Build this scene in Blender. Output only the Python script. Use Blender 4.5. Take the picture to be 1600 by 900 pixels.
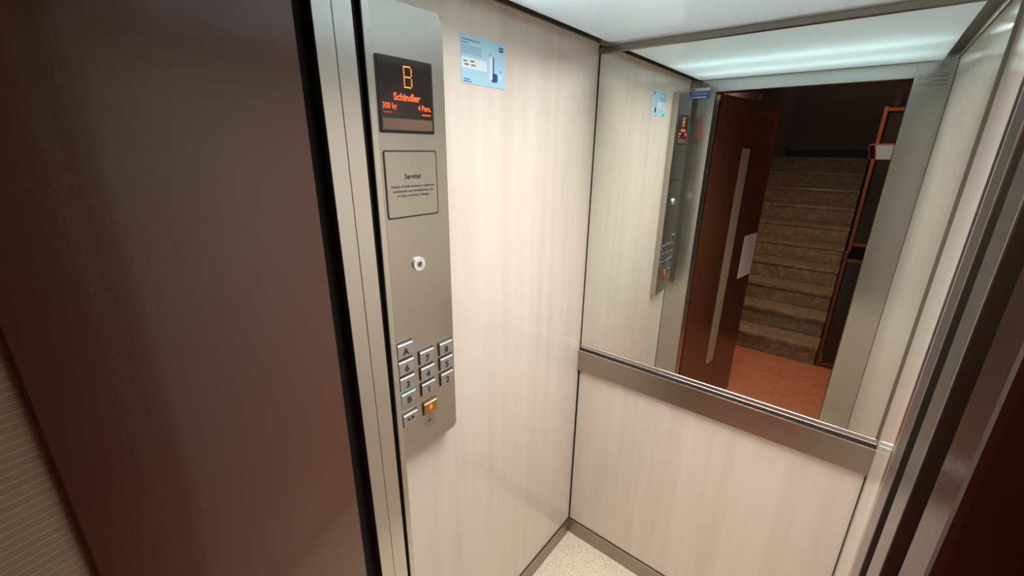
import bpy, bmesh, math, random
from mathutils import Matrix, Vector
random.seed(4)
for o in list(bpy.data.objects):
    bpy.data.objects.remove(o)
S = bpy.context.scene
COL = S.collection

# ------------------------------------------------------------------ camera, world, lights, exposure
FPX, YAW, PITCH, ROLL = 659.3, math.radians(38.964), math.radians(18.255), math.radians(-0.63)
CAM = Vector((0.779, -1.4197, 1.7696))
fw = Vector((-math.sin(YAW)*math.cos(PITCH), math.cos(YAW)*math.cos(PITCH), -math.sin(PITCH)))
rt = Vector((math.cos(YAW), math.sin(YAW), 0))
dn = fw.cross(rt)
r2 = rt*math.cos(ROLL) + dn*math.sin(ROLL)
d2 = -rt*math.sin(ROLL) + dn*math.cos(ROLL)
cd = bpy.data.cameras.new('camera')
cd.sensor_width = 36.0
cd.lens = 36.0*FPX/1600.0
cd.clip_start = 0.004
cam = bpy.data.objects.new('camera', cd)
COL.objects.link(cam)
cam.matrix_world = Matrix(((r2.x, -d2.x, -fw.x, CAM.x), (r2.y, -d2.y, -fw.y, CAM.y), (r2.z, -d2.z, -fw.z, CAM.z), (0, 0, 0, 1)))
S.camera = cam

w = bpy.data.worlds.new('world')
S.world = w
w.use_nodes = True
w.node_tree.nodes['Background'].inputs[0].default_value = (0.55, 0.42, 0.36, 1)
w.node_tree.nodes['Background'].inputs[1].default_value = 0.02

S.view_settings.view_transform = 'Standard'
S.view_settings.look = 'None'
S.view_settings.gamma = 1
S.view_settings.use_curve_mapping = False
S.view_settings.exposure = 0.0

def area(name, loc, rot, sx, sy, power, color, spread=180):
    l = bpy.data.lights.new(name, 'AREA')
    l.shape = 'RECTANGLE'
    l.size, l.size_y = sx, sy
    l.energy = power
    l.color = color
    l.spread = math.radians(spread)
    o = bpy.data.objects.new(name, l)
    o.location = loc
    o.rotation_euler = rot
    COL.objects.link(o)
    return o
# added area lights: cabin fill under the ceiling panel, unseen warm fills outside
area('cabin_fill', (0.478, -0.50, 2.094), (0, 0, 0), 0.80, 0.80, 13.2, (0.985, 0.985, 0.97), 112)  # added fill; narrow spread brightens the walls while the panel stays dim
area('hall_fill', (0.30, -2.45, 2.52), (0, 0, 0), 0.25, 0.25, 21.0, (1.0, 0.72, 0.50), 170)  # added fill without a fitting, warms the landing and lower steps
area('stair_fill', (0.55, -6.0, 4.1), (0, 0, 0), 0.2, 0.2, 3.5, (1.0, 0.80, 0.74), 170)  # added fill, lifts the dark wall at the stair top

# ------------------------------------------------------------------ dimensions (metres)
W, D, H = 0.957, 0.985, 2.10         # cabin width, depth (back wall at y = 0), ceiling
OX0, OX1 = 0.122, 0.845              # door opening
HEAD = 2.045

# ------------------------------------------------------------------ materials
def nt(name):
    m = bpy.data.materials.new(name)
    m.use_nodes = True
    return m, m.node_tree.nodes, m.node_tree.links, m.node_tree.nodes['Principled BSDF']

def plain(name, col, rough=0.5, metal=0.0, spec=0.5, coat=0.0, emit=None, es=0.0, bump=0.0, bscale=200.0):
    m, N, L, p = nt(name)
    p.inputs['Base Color'].default_value = (*col, 1)
    p.inputs['Roughness'].default_value = rough
    p.inputs['Metallic'].default_value = metal
    p.inputs['Specular IOR Level'].default_value = spec
    p.inputs['Coat Weight'].default_value = coat
    p.inputs['Coat Roughness'].default_value = 0.08
    if emit:
        p.inputs['Emission Color'].default_value = (*emit, 1)
        p.inputs['Emission Strength'].default_value = es
    # slight unevenness keeps every surface procedural
    tc = N.new('ShaderNodeTexCoord'); nz = N.new('ShaderNodeTexNoise')
    nz.inputs['Scale'].default_value = bscale
    L.new(tc.outputs['Object'], nz.inputs['Vector'])
    if bump:
        b = N.new('ShaderNodeBump'); b.inputs['Strength'].default_value = bump; b.inputs['Distance'].default_value = 0.001
        L.new(nz.outputs['Fac'], b.inputs['Height']); L.new(b.outputs['Normal'], p.inputs['Normal'])
    mr = N.new('ShaderNodeMapRange'); mr.inputs['To Min'].default_value = max(0, rough-0.03); mr.inputs['To Max'].default_value = min(1, rough+0.03)
    L.new(nz.outputs['Fac'], mr.inputs['Value']); L.new(mr.outputs['Result'], p.inputs['Roughness'])
    return m

def laminate(name, c1, c2, c3):
    m, N, L, p = nt(name)
    tc = N.new('ShaderNodeTexCoord')
    mp = N.new('ShaderNodeMapping'); mp.inputs['Scale'].default_value = (11, 11, 0.45)
    n1 = N.new('ShaderNodeTexNoise'); n1.inputs['Scale'].default_value = 1.6; n1.inputs['Detail'].default_value = 6; n1.inputs['Roughness'].default_value = 0.6
    mp2 = N.new('ShaderNodeMapping'); mp2.inputs['Scale'].default_value = (120, 120, 2.0)
    n2 = N.new('ShaderNodeTexNoise'); n2.inputs['Scale'].default_value = 1.5; n2.inputs['Detail'].default_value = 4
    L.new(tc.outputs['Object'], mp.inputs['Vector']); L.new(mp.outputs['Vector'], n1.inputs['Vector'])
    L.new(tc.outputs['Object'], mp2.inputs['Vector']); L.new(mp2.outputs['Vector'], n2.inputs['Vector'])
    r = N.new('ShaderNodeValToRGB'); e = r.color_ramp.elements
    e[0].position = 0.30; e[0].color = (*c1, 1); e[1].position = 0.72; e[1].color = (*c3, 1)
    x = e.new(0.5); x.color = (*c2, 1)
    ma = N.new('ShaderNodeMath'); ma.operation = 'MULTIPLY_ADD'; ma.inputs[1].default_value = 0.22
    mb = N.new('ShaderNodeMath'); mb.operation = 'MULTIPLY'; mb.inputs[1].default_value = 0.78
    L.new(n1.outputs['Fac'], mb.inputs[0]); L.new(n2.outputs['Fac'], ma.inputs[0]); L.new(mb.outputs[0], ma.inputs[2])
    L.new(ma.outputs[0], r.inputs['Fac']); L.new(r.outputs['Color'], p.inputs['Base Color'])
    p.inputs['Roughness'].default_value = 0.17
    p.inputs['Coat Weight'].default_value = 0.25; p.inputs['Coat Roughness'].default_value = 0.06
    p.inputs['Specular IOR Level'].default_value = 0.5
    b = N.new('ShaderNodeBump'); b.inputs['Strength'].default_value = 0.05; b.inputs['Distance'].default_value = 0.0005
    L.new(n2.outputs['Fac'], b.inputs['Height']); L.new(b.outputs['Normal'], p.inputs['Normal'])
    return m

def steel(name, col, rough, sc=(4, 4, 500), metal=1.0):
    m, N, L, p = nt(name)
    p.inputs['Metallic'].default_value = metal
    tc = N.new('ShaderNodeTexCoord'); mp = N.new('ShaderNodeMapping'); mp.inputs['Scale'].default_value = sc
    nz = N.new('ShaderNodeTexNoise'); nz.inputs['Scale'].default_value = 1.0; nz.inputs['Detail'].default_value = 3
    L.new(tc.outputs['Object'], mp.inputs['Vector']); L.new(mp.outputs['Vector'], nz.inputs['Vector'])
    mr = N.new('ShaderNodeMapRange'); mr.inputs['To Min'].default_value = rough-0.03; mr.inputs['To Max'].default_value = rough+0.05
    L.new(nz.outputs['Fac'], mr.inputs['Value']); L.new(mr.outputs['Result'], p.inputs['Roughness'])
    mx = N.new('ShaderNodeMix'); mx.data_type = 'RGBA'
    mx.inputs[6].default_value = (*[c*0.96 for c in col], 1); mx.inputs[7].default_value = (*[min(1, c*1.04) for c in col], 1)
    L.new(nz.outputs['Fac'], mx.inputs[0]); L.new(mx.outputs[2], p.inputs['Base Color'])
    b = N.new('ShaderNodeBump'); b.inputs['Strength'].default_value = 0.03; b.inputs['Distance'].default_value = 0.0002
    L.new(nz.outputs['Fac'], b.inputs['Height']); L.new(b.outputs['Normal'], p.inputs['Normal'])
    return m

def speckle(name, base, dots, scale, rough=0.5, amount=0.5, lights=None):
    m, N, L, p = nt(name)
    tc = N.new('ShaderNodeTexCoord')
    v = N.new('ShaderNodeTexVoronoi'); v.inputs['Scale'].default_value = scale
    n = N.new('ShaderNodeTexNoise'); n.inputs['Scale'].default_value = scale*0.5; n.inputs['Detail'].default_value = 5
    L.new(tc.outputs['Object'], v.inputs['Vector']); L.new(tc.outputs['Object'], n.inputs['Vector'])
    r = N.new('ShaderNodeValToRGB'); e = r.color_ramp.elements
    e[0].position = amount-0.08; e[0].color = (*dots, 1); e[1].position = amount+0.06; e[1].color = (*base, 1)
    if lights:
        x = e.new(min(0.98, amount+0.16)); x.color = (*lights, 1)
    ad = N.new('ShaderNodeMath'); ad.operation = 'MULTIPLY_ADD'; ad.inputs[1].default_value = 0.35
    sx = N.new('ShaderNodeSeparateColor')
    L.new(v.outputs['Color'], sx.inputs[0]); L.new(sx.outputs[0], ad.inputs[0])
    mb = N.new('ShaderNodeMath'); mb.operation = 'MULTIPLY'; mb.inputs[1].default_value = 0.65
    L.new(n.outputs['Fac'], mb.inputs[0]); L.new(mb.outputs[0], ad.inputs[2])
    L.new(ad.outputs[0], r.inputs['Fac']); L.new(r.outputs['Color'], p.inputs['Base Color'])
    p.inputs['Roughness'].default_value = rough
    return m

def tiles(name, c1, c2, grout):
    m, N, L, p = nt(name)
    tc = N.new('ShaderNodeTexCoord')
    br = N.new('ShaderNodeTexBrick'); br.offset = 0.0
    br.inputs['Scale'].default_value = 1.0; br.inputs['Brick Width'].default_value = 0.33; br.inputs['Row Height'].default_value = 0.33
    br.inputs['Mortar Size'].default_value = 0.0022; br.inputs['Color1'].default_value = (*c1, 1); br.inputs['Color2'].default_value = (*c2, 1)
    br.inputs['Mortar'].default_value = (*grout, 1)
    mp = N.new('ShaderNodeMapping'); mp.inputs['Location'].default_value = (0.10, 0.12, 0)
    L.new(tc.outputs['Object'], mp.inputs['Vector']); L.new(mp.outputs['Vector'], br.inputs['Vector'])
    n = N.new('ShaderNodeTexNoise'); n.inputs['Scale'].default_value = 14; n.inputs['Detail'].default_value = 7
    L.new(tc.outputs['Object'], n.inputs['Vector'])
    mx = N.new('ShaderNodeMix'); mx.data_type = 'RGBA'; mx.blend_type = 'MULTIPLY'; mx.inputs[0].default_value = 0.6
    r = N.new('ShaderNodeValToRGB'); r.color_ramp.elements[0].position = 0.3; r.color_ramp.elements[0].color = (0.6, 0.55, 0.5, 1); r.color_ramp.elements[1].position = 0.7
    L.new(n.outputs['Fac'], r.inputs['Fac']); L.new(br.outputs['Color'], mx.inputs[6]); L.new(r.outputs['Color'], mx.inputs[7])
    L.new(mx.outputs[2], p.inputs['Base Color'])
    p.inputs['Roughness'].default_value = 0.32
    return m

def mirror_mat(name):
    m = bpy.data.materials.new(name); m.use_nodes = True
    N, L = m.node_tree.nodes, m.node_tree.links
    N.clear()
    g = N.new('ShaderNodeBsdfGlossy'); g.inputs['Roughness'].default_value = 0.0; g.inputs['Color'].default_value = (0.86, 0.89, 0.83, 1)
    o = N.new('ShaderNodeOutputMaterial'); L.new(g.outputs[0], o.inputs[0])
    return m

def diffuser(name, col, es, tr):
    m, N, L, p = nt(name)
    p.inputs['Base Color'].default_value = (*col, 1)
    p.inputs['Roughness'].default_value = 0.10
    p.inputs['Emission Color'].default_value = (0.90, 0.98, 1.0, 1)
    p.inputs['Emission Strength'].default_value = es
    t = N.new('ShaderNodeBsdfTranslucent'); t.inputs[0].default_value = (0.9, 0.96, 0.98, 1)
    mx = N.new('ShaderNodeMixShader'); mx.inputs[0].default_value = tr
    o = N['Material Output']
    L.new(p.outputs[0], mx.inputs[1]); L.new(t.outputs[0], mx.inputs[2]); L.new(mx.outputs[0], o.inputs[0])
    return m

def wired_glass(name):
    m, N, L, p = nt(name)
    tc = N.new('ShaderNodeTexCoord')
    br = N.new('ShaderNodeTexBrick'); br.offset = 0.0
    br.inputs['Scale'].default_value = 1.0; br.inputs['Brick Width'].default_value = 0.5; br.inputs['Row Height'].default_value = 0.010
    br.inputs['Mortar Size'].default_value = 0.0007
    br.inputs['Color1'].default_value = (0.62, 0.48, 0.34, 1); br.inputs['Color2'].default_value = (0.56, 0.43, 0.31, 1); br.inputs['Mortar'].default_value = (0.80, 0.70, 0.56, 1)
    sx = N.new('ShaderNodeSeparateXYZ'); cx = N.new('ShaderNodeCombineXYZ')
    L.new(tc.outputs['Object'], sx.inputs[0]); L.new(sx.outputs['X'], cx.inputs[0]); L.new(sx.outputs['Z'], cx.inputs[1])
    L.new(cx.outputs[0], br.inputs['Vector']); L.new(br.outputs['Color'], p.inputs['Base Color'])
    p.inputs['Roughness'].default_value = 0.22
    t = N.new('ShaderNodeBsdfTranslucent'); L.new(br.outputs['Color'], t.inputs[0])
    mx = N.new('ShaderNodeMixShader'); mx.inputs[0].default_value = 0.35
    L.new(p.outputs[0], mx.inputs[1]); L.new(t.outputs[0], mx.inputs[2]); L.new(mx.outputs[0], N['Material Output'].inputs[0])
    return m

M = dict(
    lam=laminate('cream_laminate', (0.62, 0.54, 0.465), (0.68, 0.60, 0.53), (0.72, 0.65, 0.585)),
    steel=steel('brushed_steel', (0.58, 0.57, 0.545), 0.26),
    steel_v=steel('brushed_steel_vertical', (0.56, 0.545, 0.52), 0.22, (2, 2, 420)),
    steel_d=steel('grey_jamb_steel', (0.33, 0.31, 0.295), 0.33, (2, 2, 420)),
    panel=steel('panel_steel', (0.50, 0.475, 0.44), 0.30, (300, 4, 300)),
    rail=steel('rail_steel', (0.42, 0.375, 0.33), 0.30, (3, 400, 400)),
    skirt=steel('skirting_steel', (0.34, 0.29, 0.24), 0.34, (3, 3, 300)),
    chrome=steel('polished_edge', (0.80, 0.78, 0.75), 0.14, (3, 300, 300)),
    mirror=mirror_mat('mirror_glass'),
    black=plain('black_rubber', (0.006, 0.005, 0.005), 0.7),
    gap=plain('dark_joint_and_shadow', (0.03, 0.024, 0.02), 0.7),  # joints, and the painted shadow strip above the skirting
    trim=steel('dull_trim_metal', (0.30, 0.26, 0.22), 0.34, (200, 200, 200)),
    ceil=diffuser('opal_ceiling_panel', (0.74, 0.84, 0.88), 0.19, 0.40),
    tube=plain('light_tube', (0.9, 0.9, 0.9), 0.4, emit=(0.86, 0.98, 1.0), es=9.0),
    box=plain('white_lamp_tray', (0.8, 0.8, 0.8), 0.5),
    brown=plain('brown_door_paint', (0.100, 0.029, 0.015), 0.34, spec=0.55, coat=0.55, bump=0.22, bscale=170.0),
    brown_frame=plain('brown_frame_paint', (0.046, 0.012, 0.008), 0.24, bump=0.12, bscale=260.0),
    redoxide=plain('red_oxide_paint', (0.155, 0.042, 0.017), 0.45, bump=0.1),
    floor=speckle('speckled_vinyl', (0.66, 0.56, 0.43), (0.50, 0.40, 0.29), 330, 0.5, 0.44, (0.74, 0.65, 0.52)),
    tile=tiles('terracotta_tile', (0.56, 0.20, 0.105), (0.53, 0.19, 0.10), (0.30, 0.12, 0.07)),
    terr=speckle('terrazzo', (0.27, 0.185, 0.125), (0.20, 0.138, 0.092), 42, 0.28, 0.50, (0.32, 0.235, 0.165)),
    hall=plain('hall_plaster', (0.20, 0.15, 0.14), 0.7, bump=0.2, bscale=60),
    hallbase=plain('dark_hall_skirting', (0.018, 0.016, 0.016), 0.4),
    glass=wired_glass('wired_glass'),
    paper=plain('white_paper', (0.80, 0.74, 0.74), 0.7),
    smoke=plain('smoked_panel', (0.020, 0.016, 0.016), 0.25),
    screen=plain('display_glass', (0.018, 0.014, 0.014), 0.07, coat=0.3),
    screen_low=plain('display_lower_window', (0.16, 0.095, 0.065), 0.10),
    led=plain('amber_led', (0.9, 0.3, 0.04), 0.5, emit=(1.0, 0.27, 0.03), es=1.6),
    redtext=plain('red_orange_print', (0.95, 0.11, 0.03), 0.5, emit=(1.0, 0.09, 0.02), es=0.5),
    ink=plain('dark_ink', (0.03, 0.028, 0.027), 0.6),
    grey_ink=plain('grey_ink', (0.05, 0.047, 0.045), 0.6),
    btn=steel('button_steel', (0.52, 0.52, 0.53), 0.30, (300, 3, 300)),
    btn_highlight=plain('button_highlight', (0.92, 0.92, 0.92), 0.30, metal=0.85),  # lighter than the cap to paint in its top highlight
    btn_green=plain('green_lit_button', (0.05, 0.25, 0.18), 0.3, emit=(0.05, 0.60, 0.38), es=0.22),
    btn_amber=plain('amber_lit_button', (0.30, 0.15, 0.035), 0.3, emit=(1.0, 0.35, 0.03), es=0.02, metal=0.4),
    amber_ink=plain('lit_bell_symbol', (0.9, 0.2, 0.03), 0.4, emit=(1.0, 0.18, 0.02), es=0.5),
    blue_lt=plain('pale_blue_print', (0.40, 0.64, 0.80), 0.35),
    blue_box=plain('white_print', (0.72, 0.82, 0.86), 0.35),
    blue_dk=plain('navy_print', (0.018, 0.06, 0.22), 0.4),
    blue_tx=plain('blue_text_print', (0.11, 0.22, 0.38), 0.4),
    blue_mid=plain('strong_blue_print', (0.02, 0.13, 0.48), 0.35),
    pale=plain('pale_strip_print', (0.72, 0.78, 0.78), 0.35),
    lock=plain('lock_ring', (0.86, 0.86, 0.86), 0.22, metal=0.6),
    phone=plain('white_phone_back', (0.80, 0.78, 0.78), 0.25),
    case=plain('red_phone_case', (0.62, 0.10, 0.05), 0.35),
    lens=plain('phone_lens_block', (0.10, 0.015, 0.015), 0.2),
    lensg=plain('phone_lens_glass', (0.01, 0.01, 0.015), 0.05),
)

# ------------------------------------------------------------------ builders
def obj(name, bm, mat, parent=None, mw=None, smooth=False):
    me = bpy.data.meshes.new(name)
    bmesh.ops.recalc_face_normals(bm, faces=bm.faces)
    bm.to_mesh(me); bm.free()
    me.materials.append(mat)
    if smooth:
        for p in me.polygons: p.use_smooth = True
    o = bpy.data.objects.new(name, me)
    COL.objects.link(o)
    if parent: o.parent = parent
    if mw is not None: o.matrix_basis = mw
    return o

def tag(o, label=None, cat=None, group=None, kind=None):
    if label: o['label'] = label
    if cat: o['category'] = cat
    if group: o['group'] = group
    if kind: o['kind'] = kind
    return o

def empty(name, loc, rz=0.0):
    o = bpy.data.objects.new(name, None)
    o.empty_display_size = 0.05
    o.location = loc; o.rotation_euler = (0, 0, rz)
    COL.objects.link(o)
    return o

def bx(lo, hi, bev=0.0, bm=None, seg=2):
    new = bm is None
    if new: bm = bmesh.new()
    c = [(a+b)/2 for a, b in zip(lo, hi)]; s = [abs(b-a) for a, b in zip(lo, hi)]
    r = bmesh.ops.create_cube(bm, size=1.0, matrix=Matrix.Translation(c) @ Matrix.Diagonal((*s, 1)))
    if bev:
        ed = list({e for v in r['verts'] for e in v.link_edges})
        bmesh.ops.bevel(bm, geom=ed, offset=bev, segments=seg, affect='EDGES', profile=0.6)
    return bm

def rrect(w_, h_, r, n=6):
    pts = []
    for cx, cy, a0 in ((w_/2-r, h_/2-r, 0), (-w_/2+r, h_/2-r, 90), (-w_/2+r, -h_/2+r, 180), (w_/2-r, -h_/2+r, 270)):
        for i in range(n+1):
            a = math.radians(a0+90*i/n)
            pts.append((cx+r*math.cos(a), cy+r*math.sin(a)))
    return pts

def prism(pts, z0, z1, bev=0.0, bm=None, seg=3):
    """polygon in local XY extruded from z0 to z1, upper rim bevelled"""
    if bm is None: bm = bmesh.new()
    a = [bm.verts.new((x, y, z0)) for x, y in pts]; b = [bm.verts.new((x, y, z1)) for x, y in pts]
    bm.faces.new(list(reversed(a))); top = bm.faces.new(b)
    n = len(pts)
    for i in range(n): bm.faces.new((a[i], a[(i+1) % n], b[(i+1) % n], b[i]))
    if bev:
        bmesh.ops.bevel(bm, geom=list(top.edges), offset=bev, segments=seg, affect='EDGES', profile=0.5)
    return bm

def disc(r, z0, z1, n=32, bev=0.0, c=(0, 0), bm=None):
    return prism([(c[0]+r*math.cos(2*math.pi*i/n), c[1]+r*math.sin(2*math.pi*i/n)) for i in range(n)], z0, z1, bev, bm)

def ring(r0, r1, z0, z1, n=40, c=(0, 0), bm=None):
    if bm is None: bm = bmesh.new()
    V = []
    for (r, z) in ((r0, z0), (r1, z0), (r1, z1), (r0, z1)):
        V.append([bm.verts.new((c[0]+r*math.cos(2*math.pi*i/n), c[1]+r*math.sin(2*math.pi*i/n), z)) for i in range(n)])
    for k in range(4):
        for i in range(n):
            bm.faces.new((V[k][i], V[k][(i+1) % n], V[(k+1) % 4][(i+1) % n], V[(k+1) % 4][i]))
    return bm

def tube(pts, r, n=12, bm=None):
    if bm is None: bm = bmesh.new()
    pts = [Vector(p) for p in pts]; rings = []
    for i, p in enumerate(pts):
        t = (pts[min(i+1, len(pts)-1)]-pts[max(i-1, 0)]).normalized()
        u = t.cross(Vector((0, 0, 1)))
        if u.length < 1e-3: u = t.cross(Vector((1, 0, 0)))
        u.normalize(); v = t.cross(u)
        rings.append([bm.verts.new(p+(u*math.cos(2*math.pi*k/n)+v*math.sin(2*math.pi*k/n))*r) for k in range(n)])
    for a, b in zip(rings, rings[1:]):
        for k in range(n): bm.faces.new((a[k], a[(k+1) % n], b[(k+1) % n], b[k]))
    bm.faces.new(rings[0]); bm.faces.new(list(reversed(rings[-1])))
    return bm

def text_bm(s, size, depth=0.0003, align='CENTER', bold=0.0, sx=1.0, bm=None, at=(0, 0), z=0.0):
    """lettering as mesh, in local XY, baseline at at[1]"""
    c = bpy.data.curves.new('lettering', 'FONT')
    c.body = s; c.size = size; c.align_x = align; c.extrude = depth/2; c.offset = bold; c.resolution_u = 3
    t = bpy.data.objects.new('lettering', c); COL.objects.link(t)
    bpy.context.view_layer.update()
    dg = bpy.context.evaluated_depsgraph_get()
    me = bpy.data.meshes.new_from_object(t.evaluated_get(dg))
    me.transform(Matrix.Translation((at[0], at[1], z+depth/2)) @ Matrix.Diagonal((sx, 1, 1, 1)))
    if bm is None: bm = bmesh.new()
    bm.from_mesh(me)
    bpy.data.meshes.remove(me); bpy.data.objects.remove(t); bpy.data.curves.remove(c)
    return bm

def basis(ex, ey, ez, o):
    ex, ey, ez, o = Vector(ex), Vector(ey), Vector(ez), Vector(o)
    return Matrix(((ex.x, ey.x, ez.x, o.x), (ex.y, ey.y, ez.y, o.y), (ex.z, ey.z, ez.z, o.z), (0, 0, 0, 1)))
def onleft(y, z, x=0.0):        # on the left wall, facing +X
    return basis((0, 1, 0), (0, 0, 1), (1, 0, 0), (x, y, z))
def onfront(x, z, y):           # on the inner face of the front wall, facing +Y
    return basis((-1, 0, 0), (0, 0, 1), (0, 1, 0), (x, y, z))

def struct(name, bm, mat, parent=None):
    o = obj(name, bm, mat, parent)
    if parent is None: o['kind'] = 'structure'
    return o

# ------------------------------------------------------------------ cabin shell
struct('floor', bx((0, -1.05, -0.03), (W, 0, 0)), M['floor'])
struct('wall_left', bx((-0.02, -0.965, 0.0), (0, 0.0, 2.125)), M['lam'])
struct('wall_right', bx((W, -0.965, 0.0), (W+0.02, 0.0, 2.125)), M['lam'])
struct('wall_back', bx((0.0, 0.0, 0.0), (W, 0.02, 2.125)), M['lam'])
# ceiling tray above the light panel
struct('ceiling', bx((-0.02, -0.985, 2.20), (W+0.02, 0.02, 2.22)), M['box'])
bm = bx((-0.02, -0.985, 2.125), (0.055, 0.02, 2.20)); bx((W-0.055, -0.985, 2.125), (W+0.02, 0.02, 2.20), bm=bm)
bx((0.055, -0.05, 2.125), (W-0.055, 0.02, 2.20), bm=bm); bx((0.055, -0.985, 2.125), (W-0.055, -0.935, 2.20), bm=bm)
bx((0.050, -0.95, 2.1045), (0.060, -0.02, 2.126), bm=bm); bx((0.05, -0.95, 2.1045), (0.90, -0.94, 2.126), bm=bm)  # added lips, keep tube light from leaking onto the wall tops
struct('trim_21', bm, M['trim'])
# front returns and header, folded steel sheets
struct('wall_front_left', bx((0.0, -0.985, 0.0), (OX0, -0.971, 2.125), 0.0015), M['steel_v'])
struct('wall_front_right', bx((OX1, -0.985, 0.0), (W, -0.971, 2.125), 0.0015), M['steel_v'])
struct('wall_front_header', bx((OX0, -0.985, HEAD), (OX1, -0.971, 2.125), 0.0015), M['steel_v'])
# skirting
struct('baseboard_left', bx((0, -0.965, 0), (0.006, -0.006, 0.079), 0.001), M['skirt'])
struct('baseboard_back', bx((0, -0.006, 0), (W, 0, 0.079), 0.001), M['skirt'])
struct('baseboard_right', bx((W-0.006, -0.965, 0), (W, -0.006, 0.079), 0.001), M['skirt'])
bm = bx((0, -0.965, 0.079), (0.003, -0.003, 0.084)); bx((0, -0.003, 0.079), (W, 0, 0.084), bm=bm); bx((W-0.003, -0.965, 0.079), (W, -0.003, 0.084), bm=bm)
struct('skirting_shadow', bm, M['gap'])  # dark strip painted in as the shadow line above the skirting
# black joint in the back-left corner and the dull strip in the back-right corner
struct('trim_2', bx((0.0, -0.004, 0.084), (0.006, 0.0, 2.10)), M['black'])
struct('trim_3', bx((W-0.008, -0.005, 1.01), (W, 0.0, 2.10)), M['trim'])
struct('trim_4', bx((W-0.003, -0.003, 0.084), (W, 0.0, 0.89)), M['gap'])
# metal strip over the mirror and along the tops of the side walls
struct('trim_5', bx((0.0, -0.012, 2.074), (W, 0.0, 2.092), 0.002), M['trim'])
struct('trim_6', bx((0.0, -0.965, 2.105), (0.006, -0.012, 2.125), 0.001), M['trim'])
struct('trim_7', bx((W-0.006, -0.965, 2.105), (W, -0.012, 2.125), 0.001), M['trim'])

# ------------------------------------------------------------------ ceiling light
t = empty('ceiling_light', (0.478, -0.49, 2.10))
tag(t, 'pale glossy luminous ceiling panel with rounded corners above the lift cabin', 'ceiling light')
obj('light_panel', prism(rrect(0.865, 0.93, 0.02), 0.0, 0.003), M['ceil'], t)
for yy in (-0.05, -0.30):
    obj('light_tube', tube([(-0.40, yy, 0.055), (0.40, yy, 0.055)], 0.012), M['tube'], t)

# ------------------------------------------------------------------ back wall: mirror and rail
t = empty('wall_mirror', (W/2, 0, 1.0))
tag(t, 'large frameless mirror filling the upper back wall of the lift cabin', 'mirror')
hw = W/2
obj('glass', bx((-hw+0.006, -0.004, 0.010), (hw-0.008, 0, 1.076)), M['mirror'], t)
obj('bottom_edge', bx((-hw+0.006, -0.009, -0.007), (hw-0.001, 0, 0.009), 0.003), M['steel'], t)
t = empty('wall_rail', (W/2, 0, 0.892))
tag(t, 'flat brown-grey steel rubbing rail across the back wall under the mirror', 'rail')
obj('rail_band', bx((-hw+0.0005, -0.014, -0.003), (hw-0.0005, 0, 0.087), 0.0008), M['rail'], t)
o = obj('rail_edge', bx((-hw+0.0005, -0.016, 0.087), (hw-0.0005, -0.010, 0.0905), 0.0008), M['chrome'], t)
o['label'] = 'bright top edge of the rail'
obj('shadow_gap', bx((-hw+0.0005, -0.006, 0.087), (hw-0.0005, 0, 0.1008)), M['gap'], t)

# ------------------------------------------------------------------ cabin operating panel
PY, PZ = -0.830, 1.531
P = empty('control_panel', (0, PY, PZ))
tag(P, 'tall brushed steel lift control panel with floor buttons on the left cabin wall', 'control panel')
P.matrix_world = onleft(PY, PZ, 0.0)
PT = 0.030
obj('faceplate', prism(rrect(0.190, 0.998, 0.011, 8), 0.0, PT, 0.0045, seg=2), M['panel'], P)
def pu(y, z): return (y-PY, z-PZ)
def pm(y, z, d=PT): u, v = pu(y, z); return Matrix.Translation((u, v, d))
# display
DX, DZ = -0.8375, 1.866
d = obj('display', prism(rrect(0.137, 0.138, 0.003), -0.002, 0.0015, 0.0006), M['black'], P, pm(DX, DZ))
obj('screen', prism(rrect(0.129, 0.130, 0.002), 0.0, 0.0022), M['screen'], d)
obj('lower_window', bx((-0.0615, -0.0625, 0.0022), (0.0625, -0.0415, 0.0025)), M['screen_low'], d)
# dot-matrix B
rows = ['1111110', '1000001', '1000001', '1000001', '1000001', '1111110', '1000001', '1000001', '1000001', '1000001', '1111110']
bm = bmesh.new()
for r_, row in enumerate(rows):
    for c_, ch in enumerate(row):
        if ch == '1':
            disc(0.00125, 0.0022, 0.0028, 8, c=(0.0045+(c_-3)*0.0030, 0.0545-r_*0.0037), bm=bm)
o = obj('floor_indicator', bm, M['led'], d); o['label'] = 'amber dot-matrix letter B'
bm = text_bm('Schindler', 0.0190, 0.0003, bold=0.0006, at=(0.0, -0.0075), z=0.0022, sx=0.92)
o = obj('brand_lettering', bm, M['redtext'], d); o['label'] = 'red-orange maker name'
bm = text_bm('300 kg', 0.0155, 0.0003, 'LEFT', 0.0003, 0.80, None, (-0.0600, -0.0240), 0.0022)
obj('load_lettering', bm, M['redtext'], d)
bm = text_bm('4 Pers.', 0.0155, 0.0003, 'RIGHT', 0.0003, 0.80, None, (0.0605, -0.0240), 0.0022)
obj('capacity_lettering', bm, M['redtext'], d)
bm = bmesh.new()
for k in range(5): bx((-0.058+k*0.0042, -0.0315, 0.0022), (-0.0555+k*0.0042, -0.0300, 0.0025), bm=bm)
obj('small_print', bm, M['redtext'], d)
obj('small_print', bx((0.036, -0.0330, 0.0022), (0.0585, -0.0308, 0.0025)), M['redtext'], d)
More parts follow.
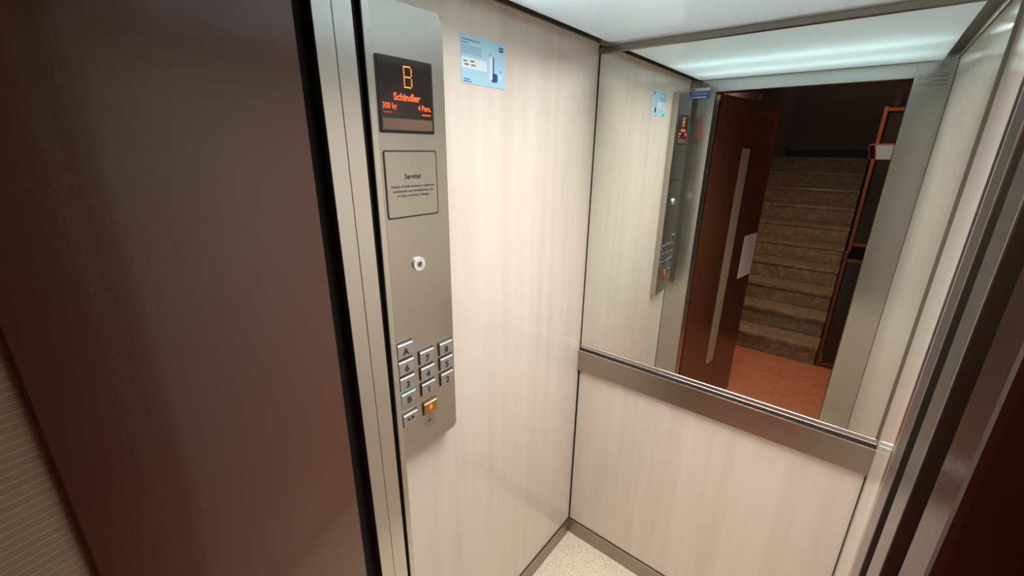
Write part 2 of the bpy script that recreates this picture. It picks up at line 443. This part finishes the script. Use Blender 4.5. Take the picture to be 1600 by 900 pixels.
# service plate
s_ = obj('service_plate', prism(rrect(0.138, 0.138, 0.006), -0.002, 0.0008), M['ink'], P, pm(-0.8352, 1.6955))
obj('plate_face', prism(rrect(0.131, 0.131, 0.004), 0.0, 0.0016, 0.0004), M['panel'], s_)
bm = text_bm('Servitel', 0.0140, 0.0002, bold=0.0005, at=(0, 0.012), z=0.0016)
for k, s in enumerate(('Presione el botón de alarma y establecerá', 'comunicación oral inmediatamente con', 'el Centro de Servicio Schindler.')):
    text_bm(s, 0.0067, 0.0002, bold=0.00022, at=(0.001, -0.0055-k*0.0095), z=0.0016, bm=bm)
obj('plate_lettering', bm, M['grey_ink'], s_)
# key switch
k_ = obj('key_switch', disc(0.0160, -0.001, 0.005, 36, 0.0015), M['lock'], P, pm(-0.8325, 1.5195))
obj('lock_core', disc(0.0070, 0.004, 0.0056, 24, 0.0004), M['trim'], k_)
obj('keyhole', bx((-0.0011, -0.0062, 0.0052), (0.0011, 0.0035, 0.0060)), M['ink'], k_)
obj('logo_mark', tube([(0.004, -0.009, 0.0051), (0.007, -0.0065, 0.0051)], 0.0004, 6), M['ink'], k_)
# buttons
cap_pts = rrect(0.041, 0.0335, 0.0015)
def button(y, z, txt, mat, inkm, label, surround='ink'):
    b = obj('button', prism(cap_pts, -0.001, 0.0055, 0.0010), mat, P, pm(y, z))
    b['label'] = label
    # near-white wedge along the cap's upper edge, put in as its highlight
    bm = bmesh.new()
    prof = [(0.0118, 0.0055), (0.0130, 0.0068), (0.0165, 0.0035), (0.0165, 0.0)]
    A_ = [bm.verts.new((-0.0200, p[0], p[1])) for p in prof]; B_ = [bm.verts.new((0.0200, p[0], p[1])) for p in prof]
    for k in range(4): bm.faces.new((A_[k], A_[(k+1) % 4], B_[(k+1) % 4], B_[k]))
    bm.faces.new(A_); bm.faces.new(B_)
    obj('top_highlight', bm, M['btn_highlight'], b)
    obj('button_surround', ring2(0.0455, 0.0385), M[surround], b)  # ring round the cap; the dark ink one paints in the side shade
    if txt: obj('numeral', text_bm(txt, 0.0225, 0.0003, bold=0.0011, at=(0.001, -0.0135), z=0.0055), inkm, b)
    return b
def ring2(w_, h_):
    bm = bmesh.new()
    a, c = w_/2, h_/2
    for lo, hi in (((-a, -c), (a, -c+0.0032)), ((-a, c-0.0032), (a, c)), ((-a, -c), (-a+0.0031, c)), ((a-0.0031, -c), (a, c))):
        bx((lo[0], lo[1], 0.0), (hi[0], hi[1], 0.0007), bm=bm)
    return bm
yL, yM, yR = -0.8893, -0.8280, -0.7657
for y, z, tx in ((yL, 1.3270, 'A'), (yM, 1.2865, '7'), (yR, 1.2865, '8'), (yL, 1.2840, '6'), (yM, 1.2430, '4'), (yR, 1.2440, '5'),
                 (yL, 1.2412, '3'), (yM, 1.1990, '1'), (yR, 1.2000, '2')):
    button(y, z, tx, M['btn'], M['ink'], 'steel button marked %s' % tx)
button(yL, 1.1990, 'B', M['btn'], M['ink'], 'steel button marked B, glowing green around its rim', 'btn_green')
b = button(yM+0.003, 1.1415, None, M['btn_amber'], M['ink'], 'amber-lit alarm button with a bell symbol')
bm = prism([(-0.006, -0.005), (0.006, -0.005), (0.0045, -0.002), (0.004, 0.0035), (0.0015, 0.0065), (-0.0015, 0.0065), (-0.004, 0.0035), (-0.0045, -0.002)], 0.0055, 0.0059)
disc(0.0017, 0.0055, 0.0059, 10, c=(0, -0.0072), bm=bm)
obj('bell_symbol', bm, M['amber_ink'], b)
b = button(yL+0.001, 1.1405, None, M['btn'], M['ink'], 'steel door-open button with two arrows')
bm = prism([(-0.0025, 0.0058), (-0.0125, 0.0), (-0.0025, -0.0058)], 0.0055, 0.0059); prism([(0.0025, -0.0058), (0.0125, 0.0), (0.0025, 0.0058)], 0.0055, 0.0059, bm=bm)
obj('arrow_symbol', bm, M['ink'], b)
bm = disc(0.0028, 0.0, 0.0004, 14)
ring(0.0052, 0.0064, 0.0, 0.0004, 20, bm=bm)
for k in range(12):
    a = 2*math.pi*k/12; ca, sa = math.cos(a), math.sin(a)
    for (ra, rb, hw_) in ((0.0100, 0.0128, 0.0008), (0.0155, 0.0190, 0.0010)):
        q_ = [(ra*ca-hw_*-sa, ra*sa-hw_*ca), (rb*ca-hw_*-sa, rb*sa-hw_*ca), (rb*ca+hw_*-sa, rb*sa+hw_*ca), (ra*ca+hw_*-sa, ra*sa+hw_*ca)]
        prism(q_, 0.0, 0.0004, bm=bm)
obj('speaker_holes', bm, M['ink'], P, pm(-0.8270, 1.1000))

# ------------------------------------------------------------------ notices in the cabin
N1 = empty('notice_sticker', (0, -0.575, 1.968))
N1.matrix_world = onleft(-0.575, 1.968, 0.0)
tag(N1, 'pale blue landscape information sticker high on the left cabin wall', 'sticker')
obj('sheet', prism(rrect(0.160, 0.104, 0.003), 0.0, 0.0006), M['blue_lt'], N1)
def lines(rows_, z, mat, name, par):
    bm = bmesh.new(); rr = random.Random(7)
    for (x0, x1, y, h) in rows_:
        x = x0
        while x < x1-0.001:
            l = min(rr.uniform(0.003, 0.008), x1-x)
            bx((x, y-h/2, z), (x+l, y+h/2, z+0.0002), bm=bm); x += l+0.0012
    return obj(name, bm, mat, par)
lines([(-0.075, -0.012, 0.040, 0.0030), (-0.075, -0.053, 0.0335, 0.0028)], 0.0006, M['blue_tx'], 'heading', N1)
lines([(-0.075, -0.008, 0.0265-k*0.0048, 0.0015) for k in range(4)], 0.0006, M['blue_tx'], 'body_text', N1)
obj('white_box', bx((-0.077, -0.020, 0.0006), (0.010, 0.0035, 0.0008)), M['blue_box'], N1)
lines([(-0.070, -0.058, -0.0045, 0.0030), (-0.047, -0.034, -0.0035, 0.0030), (-0.067, -0.053, -0.0115, 0.0032), (-0.044, -0.030, -0.0115, 0.0032)], 0.0008, M['ink'], 'box_text', N1)
lines([(-0.071, -0.048, -0.0425, 0.0022), (-0.071, -0.043, -0.0475, 0.0022)], 0.0006, M['blue_dk'], 'footer_text', N1)
bm = bmesh.new()
for yy in (0.0395, 0.0335): bx((0.055, yy-0.002, 0.0006), (0.072, yy+0.002, 0.0008), bm=bm)
obj('logo', bm, M['blue_dk'], N1)
bm = bx((0.032, -0.026, 0.0006), (0.0365, 0.016, 0.0008)); prism([(0.034+x*1.0, -0.030+y) for x, y in rrect(0.017, 0.020, 0.006)], 0.0006, 0.0009, bm=bm)
for v in bm.verts:
    if v.co.z > 0.00085: v.co.x += 0.007
disc(0.0022, 0.0006, 0.0008, 10, c=(0.062, -0.0130), bm=bm); disc(0.0018, 0.0006, 0.0008, 10, c=(0.021, 0.019), bm=bm)
obj('illustration', bm, M['blue_dk'], N1)
bm = bx((0.018, -0.034, 0.0006), (0.0195, 0.014, 0.0008)); bx((0.022, -0.034, 0.0006), (0.031, 0.016, 0.0008), bm=bm); disc(0.0055, 0.0006, 0.0008, 12, c=(0.060, -0.027), bm=bm)
bx((0.018, -0.0355, 0.0006), (0.045, -0.0345, 0.0008), bm=bm)
obj('illustration', bm, M['blue_box'], N1)

N2 = empty('sign_sticker', (0.048, -0.971, 2.040))
N2.matrix_world = onfront(0.048, 2.040, -0.971)
tag(N2, 'small blue and white strip sticker on the steel front post, seen in the mirror', 'sticker')
obj('sheet', bx((-0.046, -0.025, 0), (0.046, 0.013, 0.0005)), M['blue_mid'], N2)
obj('white_strip', bx((-0.046, 0.013, 0), (0.046, 0.027, 0.0005)), M['pale'], N2)
lines([(-0.038, 0.040, 0.006, 0.0016), (-0.038, 0.040, 0.001, 0.0016), (-0.030, 0.036, -0.004, 0.0016)], 0.0005, M['pale'], 'small_text', N2)
obj('white_line', bx((-0.032, -0.0185, 0.0005), (0.036, -0.0125, 0.0007)), M['pale'], N2)
obj('logo', bx((0.026, 0.0160, 0.0005), (0.042, 0.0240, 0.0007)), M['blue_dk'], N2)

N3 = empty('sign_sticker', (0.90, -0.971, 2.03))
N3.matrix_world = onfront(0.895, 2.035, -0.971)
tag(N3, 'torn silvery label remains on the right steel front post, seen in the mirror', 'sticker')
bm = bmesh.new(); rr = random.Random(3)
for k in range(6):
    y = 0.020-k*0.0075; x = -0.042
    while x < 0.04:
        l = rr.uniform(0.006, 0.03)
        if rr.random() < 0.6: bx((x, y-0.0008, 0), (min(x+l, 0.044), y+0.0008, 0.0003), bm=bm)
        x += l+0.004
obj('label_scraps', bm, M['grey_ink'], N3)

# ------------------------------------------------------------------ doorway reveals
# left (the jamb is a little out of plumb)
def lean(bm):
    for v in bm.verts: v.co.y -= 0.007*(v.co.z-1.35)
    return bm
struct('trim_8', lean(bx((0.070, -0.9975, 0.0), (0.112, -0.985, 2.06))), M['black'])
struct('trim_9', lean(bx((0.085, -1.030, 0.0), (OX0, -0.9965, 2.06), 0.001)), M['steel_v'])
struct('skirting_shadow0', lean(bx((0.085, -1.062, 0.0), (OX0+0.001, -1.0308, 2.06), 0.001)), M['steel_v'])
struct('skirting_shadow1', lean(bx((0.060, -1.10, 0.0), (0.100, -1.062, 2.06))), M['black'])
# right
struct('skirting_shadow2', bx((OX1, -1.016, 0.0), (OX1+0.04, -0.985, 2.06), 0.001), M['steel_d'])
struct('skirting_shadow3', bx((OX1+0.012, -1.041, 0.0), (OX1+0.05, -1.016, 2.06)), M['black'])
struct('skirting_shadow4', bx((OX1, -1.076, 0.0), (OX1+0.04, -1.041, 2.06), 0.001), M['steel_d'])
struct('skirting_shadow5', bx((OX1+0.014, -1.114, 0.0), (OX1+0.06, -1.076, 2.06)), M['brown_frame'])
# header and sill
struct('skirting_shadow6', bx((0.0, -1.062, 2.06), (W, -0.985, 2.125)), M['steel'])
struct('skirting_shadow7', bx((OX0, -1.10, -0.03), (OX1, -1.05, 0.0), 0.001), M['steel'])
# landing door frame, brown painted steel
struct('skirting_shadow8', bx((OX1, -1.160, 0.0), (1.05, -1.114, 2.10), 0.004), M['brown_frame'])
struct('skirting_shadow9', bx((-0.10, -1.160, 0.0), (0.060, -1.075, 2.10), 0.003), M['brown_frame'])
struct('trim_20', bx((0.060, -1.160, 2.055), (OX1, -1.062, 2.10), 0.003), M['brown_frame'])

# ------------------------------------------------------------------ landing hall
struct('floor_hall', bx((-0.9, -6.6, -0.03), (1.9, -1.10, 0.0)), M['tile'])
struct('wall_hall_front_left', bx((-0.9, -1.150, 0.0), (-0.10, -1.08, 2.60)), M['hall'])
struct('wall_hall_front_right', bx((1.05, -1.150, 0.0), (1.9, -1.08, 2.60)), M['hall'])
struct('wall_hall_front_top', bx((-0.10, -1.150, 2.10), (1.05, -1.08, 2.60)), M['hall'])
struct('wall_hall_left', bx((-0.95, -2.80, 0.0), (-0.9, -1.08, 2.60)), M['hall'])
struct('wall_hall_right', bx((1.9, -6.6, 0.0), (1.95, -1.08, 4.2)), M['hall'])
struct('wall_hall_side', bx((-0.95, -2.85, 0.0), (-0.25, -2.80, 2.60)), M['hall'])
struct('wall_stair_left', bx((-0.30, -6.6, 0.0), (-0.25, -2.85, 4.2)), M['hall'])
struct('wall_stair_end', bx((-0.30, -6.65, 0.0), (1.95, -6.6, 4.2)), M['hall'])
struct('ceiling_hall', bx((-0.95, -2.85, 2.60), (1.95, -1.08, 2.65)), M['hall'])
struct('ceiling_stair', bx((-0.30, -6.65, 4.2), (1.95, -2.85, 4.25)), M['hall'])
struct('baseboard_stair_end', bx((-0.25, -6.6, 1.70), (1.9, -6.585, 1.80)), M['hallbase'])

ST = empty('staircase', (0.26, -2.80, 0.0))
tag(ST, 'dim speckled stone stair flight rising beyond the open landing door', 'staircase')
for k in range(10):
    y0 = -0.28*k
    y1 = y0-0.28 if k < 9 else -3.78
    z1 = 0.17*(k+1)
    bm = bx((-0.505, y1, z1-0.17), (0.495, y0-0.008, z1-0.03)); 
    bx((-0.505, y1, z1-0.03), (0.500, y0+0.004, z1), 0.004, bm=bm)
    obj('step', bm, M['terr'], ST)

RL = empty('railing', (0.77, -2.83, 0.0))
tag(RL, 'tall rust-coloured steel frame with dark infill beside the stone stairs', 'railing')
obj('post', bx((0.0, -0.012, 0.0), (0.022, 0.012, 1.02), 0.001), M['redoxide'], RL)
obj('post', bx((0.010, -0.012, 1.02), (0.032, 0.012, 2.085), 0.001), M['redoxide'], RL)
for z in (0.035, 0.950, 1.080, 2.065):
    obj('crossbar', bx((0.022, -0.010, z-0.011), (0.95, 0.010, z+0.011), 0.001), M['redoxide'], RL)
obj('post', bx((0.95, -0.012, 0.0), (0.975, 0.012, 2.085), 0.001), M['redoxide'], RL)
obj('infill_panel', bx((0.030, -0.004, 0.046), (0.95, 0.0, 0.939)), M['smoke'], RL)
obj('infill_panel', bx((0.030, -0.004, 1.091), (0.95, 0.0, 2.054)), M['smoke'], RL)
obj('upper_post', bx((0.050, -0.015, 2.085), (0.085, 0.015, 2.60)), M['smoke'], RL)

# ------------------------------------------------------------------ open landing door
A = Vector((0.122, -1.093)); B = Vector((0.270, -1.93)); dv = B-A
DL = empty('door_1', (A.x, A.y, 0.0), math.atan2(dv.y, dv.x))
tag(DL, kind='structure')
DLEN = dv.length; T = 0.042
s0, s1, wz0, wz1 = 0.352, 0.490, 0.36, 1.79      # window slit
ZB, ZT = 0.008, 2.048
# leaf as four blocks around the slit, one mesh
bm = bx((0.0, -T, ZB), (s0, 0.0, ZT)); bx((s1, -T, ZB), (DLEN, 0.0, ZT), bm=bm)
bx((s0, -T, ZB), (s1, 0.0, wz0), bm=bm); bx((s0, -T, wz1), (s1, 0.0, ZT), bm=bm)
bmesh.ops.remove_doubles(bm, verts=bm.verts, dist=1e-5)
obj('door_leaf', bm, M['brown'], DL)
obj('door_window', bx((s0, -0.022, wz0), (s1, -0.004, wz1)), M['glass'], DL)
bm = bmesh.new()
for (a, b_, c_, d_) in ((s0-0.001, s0+0.002, wz0, wz1), (s1-0.004, s1+0.002, wz0, wz1), (s0, s1, wz0-0.002, wz0+0.004), (s0, s1, wz1-0.004, wz1+0.002)):
    bx((a, -0.006, c_), (b_, 0.0015, d_), bm=bm)
obj('window_bead', bm, M['brown_frame'], DL)
obj('door_closer', bx((0.36, -0.03, ZT), (0.50, -0.008, ZT+0.012), 0.003), M['chrome'], DL)
obj('closer_arm', tube([(0.47, -0.018, ZT+0.012), (0.38, 0.04, ZT+0.013), (0.26, 0.09, ZT+0.012)], 0.004, 10), M['chrome'], DL)
obj('door_lock', prism(rrect(0.022, 0.05, 0.004), 0.0, 0.003, 0.001), M['trim'], DL, basis((-1, 0, 0), (0, 0, 1), (0, 1, 0), (0.60, 0.0, 1.30)))
pn = obj('paper_notice', bx((-0.105, 0.0, -0.148), (0.105, 0.0012, 0.148)), M['paper'])
pn.matrix_world = Matrix.Translation((A.x, A.y, 0)) @ Matrix.Rotation(math.atan2(dv.y, dv.x), 4, 'Z') @ Matrix.Translation((0.742, 0.0003, 1.085))
tag(pn, 'blank white paper sheet taped to the open brown landing door', 'paper notice')

# ------------------------------------------------------------------ the phone that takes the picture, seen in the mirror
PH = empty('smartphone', CAM)
fwd = fw
PH.matrix_world = basis(r2, -d2, -fwd, CAM)    # local +Z points away from the cabin
tag(PH, 'white phone in a red case held level in the doorway, seen in the mirror', 'phone')
def flat(x0, x1, y0, y1, z0, z1, r):
    bm = prism(rrect(x1-x0, y1-y0, r), z0, z1, 0.0012)
    bmesh.ops.translate(bm, verts=bm.verts, vec=((x0+x1)/2, (y0+y1)/2, 0))
    return bm
obj('phone_case', flat(-0.028, 0.127, -0.038, 0.038, 0.0085, 0.017, 0.010), M['case'], PH)
obj('phone_back', flat(0.008, 0.123, -0.034, 0.034, 0.0078, 0.010, 0.007), M['phone'], PH)
lb = obj('lens_block', flat(-0.024, 0.004, -0.034, 0.034, 0.0065, 0.010, 0.007), M['lens'], PH)
for yy in (-0.021, 0.0, 0.021):
    obj('lens', disc(0.0075, 0.0055, 0.0075, 20, c=(-0.010, yy)), M['lensg'], lb)
